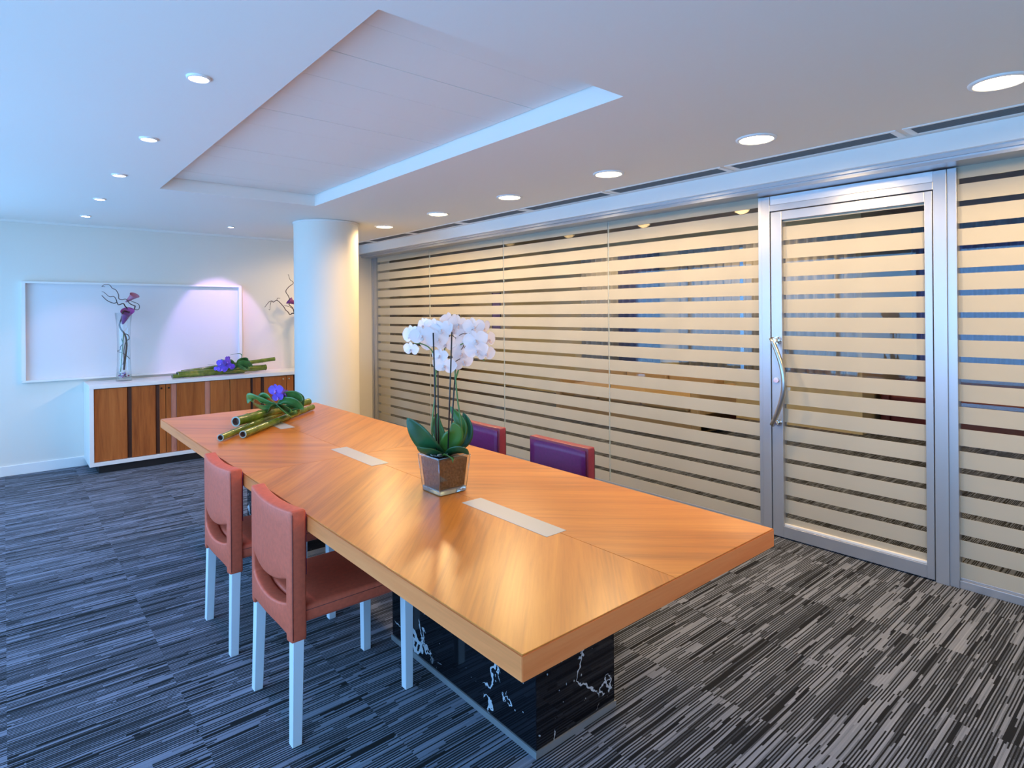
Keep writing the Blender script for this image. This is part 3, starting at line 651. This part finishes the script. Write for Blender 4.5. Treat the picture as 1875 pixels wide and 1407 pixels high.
# --- bamboo bundles
def stalk(parent, a, b, r0, r1, nodes=7):
    a, b = Vector(a), Vector(b); d = (b-a); L_ = d.length; d.normalize(); u = d.orthogonal().normalized(); w = d.cross(u); n = 18
    prof = []; K = nodes
    for i in range(K):
        t0 = i/K; t1 = (i+1)/K
        for t, e in ((t0+.0, 1.0), (t0+.02, .97), ((t0+t1)/2, .95), (t1-.02, .97), (t1-.004, 1.05)): prof.append((t, e))
    mb = MB(); vs = []; fs = []
    for t, e in prof:
        r = (r0+(r1-r0)*t)*e
        for j in range(n): vs.append(a+d*(L_*t)+(u*math.cos(2*PI*j/n)+w*math.sin(2*PI*j/n))*r)
    for i in range(len(prof)-1):
        for j in range(n): fs.append((i*n+j, i*n+(j+1) % n, (i+1)*n+(j+1) % n, (i+1)*n+j))
    mb.add(vs, fs, True); e1 = prof[-1]; r = r1*1.02
    ce = [a+d*(L_*e1[0])+(u*math.cos(2*PI*j/n)+w*math.sin(2*PI*j/n))*r for j in range(n)]; mb.add(ce, [tuple(range(n))])
    st = mb.obj('bamboo_stalk', 'bamboo', parent)
    ri = r0*.74; c_ = MB()
    def rg(rr, off): return [a-d*off+(u*math.cos(2*PI*j/n)+w*math.sin(2*PI*j/n))*rr for j in range(n)]
    c_.add(rg(r0*.995, 0)+rg(r0*.985, .002)+rg(ri, .002), [(i*n+j, i*n+(j+1) % n, (i+1)*n+(j+1) % n, (i+1)*n+j) for i in range(2) for j in range(n)])
    c_.obj('cut_ring', 'bamboocut', st)
    MB().add(rg(ri, .002)+rg(ri*.9, -.03), [(j, (j+1) % n, n+(j+1) % n, n+j) for j in range(n)] + [tuple(range(n, 2*n))]).obj('hollow', 'bambooin', st)
    return st
def bundle(name_label, origin, stalks, knot, scale, flowers, seed, face, side, wide=True):
    random.seed(seed); t = tag(empty('bamboo_arrangement', origin), name_label, 'flower arrangement'); o = Vector(origin)
    for a, b, r0, r1 in stalks: stalk(t, Vector(a)-o, Vector(b)-o, r0, r1)
    k = Vector(knot)-o; side = Vector(side).normalized(); face = Vector(face).normalized()
    sp = [  # loops and tails around the knot: (side, toward viewer, up)
        [(0, 0, 0), (-.09, .01, .035), (-.135, .0, .045), (-.13, -.01, .02), (-.07, .01, -.005), (0, .01, -.005)],
        [(0, .0, 0), (-.05, .0, .045), (-.085, -.02, .035), (-.06, 0, .005), (0, .01, 0)],
        [(0, 0, 0), (.03, .0, .05), (.09, .0, .055), (.115, .0, .02), (.08, .01, -.005), (.01, .01, 0)],
        [(0, .005, 0), (.04, .02, .03), (.10, .03, .02), (.12, .02, -.02), (.07, .03, -.03), (.01, .01, -.005)],
        [(0, .01, 0), (.03, .05, .005), (.075, .075, -.022), (.105, .085, -.046)],
        [(0, .01, 0), (.05, .05, .005), (.10, .06, -.02), (.085, .05, -.04)],
        [(0, .01, -.002), (-.02, .03, -.01), (-.035, .045, -.03)],
        [(0, .0, 0), (.02, -.02, .04), (.07, -.03, .05), (.12, -.02, .03), (.13, .0, -.01)]]
    for i, s in enumerate(sp):
        pts = [k + side*(x*scale) + face*(y*scale) + UP*(z*scale) for x, y, z in s]
        thick(ribbon(MB(), pts, .050*scale, face*.35+UP*.9+side*random.choice((-.8, .8))).obj('ribbon_leaf', 'ribbon', t), .001)
    MB().ball(k, .016*scale, .016*scale, .014*scale, 10, 6).obj('knot', 'ribbon', t)
    for p_, s, d in flowers: orchid_flower(t, Vector(p_)-o, d, s, random.uniform(-.4, .4), ('iris', 'irislip'))
    return t, o, k
vd = (-F.x, -F.y, .15)
bundle('three green bamboo stalks tied with leaf ribbons and a violet flower, on the table', (1.30, 3.80, ZT),
       [((1.025, 3.69, .801), (1.640, 4.155, .803), .030, .024), ((.985, 3.418, .7735), (1.640, 4.085, .7735), .0205, .0185), ((.872, 3.418, .7715), (1.46, 4.07, .7715), .0185, .0175)],
       (1.315, 3.84, .845), 1.25, [((1.29, 3.80, .950), .095, vd), ((1.345, 3.80, .925), .075, (.4, -1, .2)), ((1.30, 3.79, .905), .075, (-F.x, -F.y, -.1))], 3, (-F.x, -F.y, 0), R0)
t2, o2, k2 = bundle('bamboo stalks tied with leaves and violet orchids, on the credenza', (1.75, 6.72, CZ1),
       [((1.30, 6.62, .836), (2.20, 6.78, .840), .031, .031), ((1.252, 6.60, .824), (1.95, 6.70, .824), .0205, .0195), ((1.36, 6.74, .848), (2.285, 6.74, .930), .021, .021), ((1.45, 6.80, .826), (2.15, 6.86, .826), .0205, .0205)],
       (1.86, 6.66, .885), 1.1, [((1.695, 6.60, .925), .105, vd), ((1.745, 6.58, .935), .09, (.2, -1, .3)), ((1.70, 6.58, .868), .105, (-.4, -1, 0)), ((1.775, 6.58, .890), .10, (0, -1, 0)), ((1.655, 6.60, .870), .07, vd), ((1.765, 6.62, .972), .06, (.3, -1, .4))], 5, (-.2, -1, 0), (1, 0, 0))
thick(ribbon(MB(), [k2, k2+Vector((.05, 0, .09)), k2+Vector((.03, 0, .125)), k2+Vector((-.06, 0, .118))], .022, (0, -1, .3)).obj('ribbon_leaf', 'ribbon', t2), .001)
thick(leaf_blade(MB(), [k2+Vector((-.12, .03, -.01)), k2+Vector((-.2, .03, .015)), k2+Vector((-.27, .03, .03))], .05, .1).obj('leaf', 'leaf', t2), .001)
thick(leaf_blade(MB(), [k2+Vector((.0, -.02, -.01)), k2+Vector((-.06, -.06, -.04)), k2+Vector((-.16, -.09, -.058))], .04, .1).obj('leaf', 'leaf', t2), .001)

# --- vases with corkscrew willow
def vase(label, x, y, branches, flowers, calla_in):
    t = tag(empty('willow_vase', (x, y, CZ1)), label, 'vase'); h = .65
    g = MB().lathe([(.001, .0), (.064, .0), (.065, .02), (.056, .16), (.054, .34), (.058, .52), (.070, h), (.067, h), (.055, .52), (.051, .34), (.053, .16), (.060, .03), (.001, .026)], (0, 0, 0), 32)
    g.obj('glass_vase', 'vaseglass', t)
    random.seed(int(x*100))
    for i in range(34):
        a = random.uniform(0, 2*PI); r = .046*math.sqrt(random.random()); z = .036+random.random()*.052
        MB().ball((r*math.cos(a), r*math.sin(a), z), random.uniform(.007, .012), random.uniform(.007, .012), .008, 8, 5).obj('pebble', ('peb1', 'peb2', 'peb3', 'peb1')[i % 4] if z < .075 else 'peb3', t)
    for pts, r0, r1 in branches:
        P = bez([(px_-x, dy, pz-CZ1) for px_, dy, pz in pts], 5); MB().tube(P, [r0+(r1-r0)*i/(len(P)-1) for i in range(len(P))], 7).obj('twig', 'twig', t)
    for (fx_, fz_, d, s, mt) in flowers:
        c0 = Vector((fx_-x, -.005, fz_-CZ1)); d = Vector(d).normalized(); u = d.orthogonal().normalized(); w = d.cross(u)
        def fn(a, b):
            th = 2*PI*b; r = s*(.05+.20*math.sin(a*PI/2)+.20*max(0, a-.6)**1.4*2.2); e = 1+.35*a*math.cos(th)
            return c0 + d*(s*(a*.95-.5)*(1+.28*a*math.cos(th))-s*.18*max(0, a-.75)*(1-math.cos(th))) + (u*math.cos(th)+w*math.sin(th))*r*(.85+.15*e)
        thick(MB().grid(fn, 8, 16).obj('calla_flower', mt, t), .001)
    MB().tube(bez([(-.03, 0, .06), (-.015, 0, .25), (0, 0, .45)], 6), .005, 8).obj('flower_stem', 'stem', t)
    return t
def im(u0, v0, sc, yy, x, y_off=0.):    # traced twig points -> room points on a vertical plane through the vase, with real wander in depth
    out = []
    for k, (a, b) in enumerate(x):
        u = u0+a/sc; v = v0+b/sc
        d = F + Rv*((u-937.5)/1093.85) - Uv*((v-572.12)/1093.85); tt = yy/d.y
        out.append((d.x*tt, .028*math.sin(k*1.3+y_off), CAM_H+d.z*tt))
    return out
a1 = lambda pts, o=0.: im(170, 500, 7.033, 6.75, pts, o)
br1 = [(a1([(400, 1250), (425, 1080), (438, 950), (425, 850), (400, 780), (360, 720), (350, 660), (370, 590), (385, 500), (410, 490), (470, 505), (490, 465), (530, 470), (540, 425)]), .0085, .005),
       (a1([(470, 505), (440, 450), (410, 425), (385, 395), (330, 410), (315, 380), (270, 390), (180, 355), (110, 290)], 1), .006, .003),
       (a1([(315, 380), (300, 345), (265, 305), (210, 305), (150, 250), (120, 240)], 2), .004, .002),
       (a1([(540, 425), (470, 395), (425, 340), (380, 345), (340, 330), (330, 280), (290, 220), (250, 200), (220, 155), (165, 145), (115, 175), (150, 182)], 3), .0045, .002),
       (a1([(450, 330), (520, 370), (580, 400), (595, 440), (580, 475), (530, 470)], 1), .003, .003),
       (a1([(375, 850), (385, 910), (350, 950), (350, 990), (320, 1010), (400, 1040), (480, 1108)], 2), .004, .003),
       (a1([(400, 780), (450, 800), (465, 850), (430, 885), (405, 1000), (400, 1120), (380, 1180)], 3), .004, .004)]
vase('tall clear vase of twisted willow twigs and mauve callas, before the white board', .872, 6.75, br1,
     [(.930, 1.590, (.6, -.25, .6), .11, 'callap'), (.885, 1.41, (.2, -.3, .75), .15, 'calla')], True)
a2 = lambda pts, o=0.: im(470, 480, 6.396, 6.75, pts, o)
br2 = [(a2([(520, 1190), (505, 1080), (515, 850), (490, 700), (455, 620), (425, 600), (400, 615), (370, 585), (330, 560), (300, 515), (245, 450), (205, 470), (180, 455), (140, 465), (120, 490), (100, 530)]), .008, .0025),
       (a2([(245, 450), (250, 425), (270, 425)], 1), .003, .002), (a2([(180, 455), (165, 510), (150, 560), (130, 555)], 1), .003, .0015),
       (a2([(455, 620), (420, 540), (370, 500), (390, 465), (380, 400), (350, 345), (370, 295), (415, 255), (420, 230), (400, 205), (380, 150), (360, 150)], 2), .006, .002),
       (a2([(480, 660), (425, 560), (360, 520), (330, 512)], 3), .004, .002), (a2([(490, 700), (560, 560), (600, 400), (650, 330), (640, 250)], 2), .005, .002)]
vase('tall clear vase of twisted willow twigs half hidden behind the round column', 2.585, 6.75, br2,
     [(2.485, 1.56, (-.8, -.2, .35), .12, 'calla'), (2.58, 1.41, (.3, -.3, .7), .15, 'calla')], True)

# ------------------------------------------------------------------ lobby beyond the glass
struct(MB().box(3.75, LY0, LZ, LX1, LY1, LZ+.1).obj('ceiling_lobby', 'lceil'), 'lobby ceiling greyed for dim light, seen through the glass stripes')
FXW = 7.4
lw = MB()
lwin = [(2.75, 3.75), (3.9, 4.85), (5.34, 6.13), (6.2, 6.75)]
lw.box(FXW, 2.586, 0, FXW+.2, LY1, .62); lw.box(FXW, 2.586, 2.3, FXW+.2, LY1, LZ)
ys = [2.586] + [y for w in lwin for y in w] + [LY1]
for i in range(0, len(ys), 2): lw.box(FXW, ys[i], .62, FXW+.2, ys[i+1], 2.3)
struct(lw.obj('wall_lobby_far', 'cream'), 'cream lobby wall with curtained windows')
struct(MB().box(LX1, LY0, 0, LX1+.15, 2.586, .2).box(LX1, LY0, 2.45, LX1+.15, 2.586, LZ).obj('wall_lobby_right', 'cream'), 'lobby wall around the blue curtained glazing')
struct(MB().box(FXW+.2, 2.586, 0, LX1+.15, 2.75, LZ).obj('wall_lobby_return', 'cream'), 'lobby wall return beside the blue curtains')
struct(MB().box(3.8, LY1-.1, 0, FXW, LY1, LZ).obj('wall_lobby_end', 'cream'), 'cream end wall of the lobby')
struct(MB().box(3.76, LY0-.1, 0, LX1+.15, LY0, LZ).obj('wall_lobby_near', 'cream'), 'cream side wall of the lobby')
struct(MB().box(3.762, BY2+.15, 0, 3.96, LY1, LZ).obj('wall_lobby_left', 'wall'), 'pale lobby wall behind the glass partition end')
for i, (a, b) in enumerate(lwin + [(-2.4, 2.586)]):
    xx = FXW+.1 if i < 4 else LX1+.07; w = struct(empty('window_%d' % (11+i), (xx, (a+b)/2, .62 if i < 4 else .2)), 'lobby window behind sheer curtains'); h = (b-a)/2; H = (2.3-.62) if i < 4 else 2.25
    MB().box(-.004, -h, 0, .004, h, H).obj('glass_pane', 'tint', w)
    MB().box(-.02, -h, 0, .02, -h+.04, H).box(-.02, h-.04, 0, .02, h, H).box(-.02, -h+.04, H-.04, .02, h-.04, H).obj('window_frame', 'white', w)
def curtain(x, y0, y1, z0, z1, mat, label, group, amp=.03, wl_=.11, xw=FXW):
    n = int((y1-y0)/wl_*8)
    def fn(a, b): return (x+amp*math.sin(a*(y1-y0)/wl_*2*PI)+amp*.4*math.sin(a*(y1-y0)/wl_*2.7+1), y0+a*(y1-y0), z0+b*(z1-z0))
    t = tag(empty('curtain', (x, (y0+y1)/2, z0)), label, 'curtain', group); c0 = Vector((x, (y0+y1)/2, z0))
    thick(MB().grid(lambda a, b: Vector(fn(a, b))-c0, n, 1).obj('curtain_cloth', mat, t), .002)
    MB().box(-.02, -(y1-y0)/2, z1-z0, xw-x, (y1-y0)/2, z1-z0+.03).obj('curtain_rail', 'white', t); return t
curtain(7.33, 2.62, 3.98, .66, 2.35, 'curt', 'pale sheer curtain seen through the glass door', 'pale sheer lobby curtains')
curtain(7.33, 4.02, 4.95, .66, 2.35, 'curt', 'pale sheer curtain between the sofa and the glass door', 'pale sheer lobby curtains')
curtain(7.33, 5.28, 6.02, .66, 2.35, 'curtb', 'bluish sheer curtain added to dim the bare window above the tan sofa', 'pale sheer lobby curtains')  # added curtain, dims the sky in an otherwise uncovered window
curtain(7.33, 6.06, 6.85, .66, 2.35, 'curt', 'pale sheer curtain beside the olive lobby wall', 'pale sheer lobby curtains')
curtain(9.12, -2.38, 2.584, .12, 2.5, 'curtb', 'blue lit sheer curtain beyond the glass door', 'blue lobby curtains', xw=LX1)
# tan sofa
sf = tag(empty('tan_sofa', (6.15, 4.78, 0)), 'tan three-seat sofa in the lobby behind the glass', 'sofa')
MB().box(-.35, -1.12, .06, .45, 1.12, .30, .03).obj('sofa_base', 'sofa', sf)
for k in range(3):
    y = -1.0+k*.667
    MB().box(-.38, y+.006, .29, .25, y+.661, .44, .04).obj('seat_cushion', 'sofa', sf); MB().box(.18, y+.006, .40, .42, y+.661, .74, .05).obj('back_cushion', 'sofa', sf)
for s in (-1, 1): MB().box(-.36, s*1.06-.06, .06, .45, s*1.06+.06, .56, .03).obj('sofa_arm', 'sofa', sf)
for sx_, sy_ in ((-.3, -1), (-.3, 1), (.38, -1), (.38, 1)): MB().tube([(sx_, sy_, 0), (sx_, sy_, .08)], .02, 10).obj('sofa_foot', 'black', sf)
ms = tag(empty('maroon_sofa', (8.1, 1.9, 0)), 'dark maroon sofa in the lobby before the blue curtains', 'sofa')
MB().box(-.42, -.8, .05, .42, .5, .38, .03).obj('sofa_base', 'maroon', ms); MB().box(.2, -.8, .36, .45, .5, .72, .05).obj('sofa_back', 'maroon', ms)
for k in range(2): MB().box(-.44, -.79+k*.65, .36, .22, -.155+k*.65, .47, .04).obj('seat_cushion', 'maroon', ms)
for s in (-.86, .5): MB().box(-.42, s, .05, .45, s+.1, .58, .03).obj('sofa_arm', 'maroon', ms)
ck = tag(empty('dark_cabinet', (6.6, 10.6, 0)), 'tall dark brown cabinet at the far end of the lobby', 'cabinet')
MB().box(-.3, -.9, 0, .3, .9, 1.62, .01).obj('body', 'brown', ck)
for k in range(3): MB().box(-.318, -.87+k*.59, .08, -.30, -.31+k*.59, 1.56, .004).obj('cabinet_door', 'brown', ck)
vp = tag(empty('purple_light_panel', (7.398, 9.15, 1.05)), 'narrow framed panel coloured as purple light on the lobby wall', 'painted light'); MB().box(-.02, -.12, 0, 0, .12, .75, .004).obj('panel', 'violet', vp); MB().box(-.024, -.13, -.01, -.004, -.12, .76).box(-.024, .12, -.01, -.004, .13, .76).obj('frame', 'brown', vp)
rp = tag(empty('red_notice', (3.962, 8.2, 1.62)), 'small red notice plate on the lobby wall', 'sign'); soften(MB().box(0, -.10, 0, .008, .10, .28).obj('plate', 'red', rp), .002)
for x, y in ((4.7, .4), (4.7, 2.6), (4.7, 4.8), (4.7, 7.2), (6.6, 1.2), (6.6, 3.6), (6.6, 6.0), (5.8, 9.5)):
    downlight(x, y, .07, 'warm', WARM, LOBBY_W, 'round warm downlight in the lobby ceiling', 'lobby downlights', 2.6, LZ)
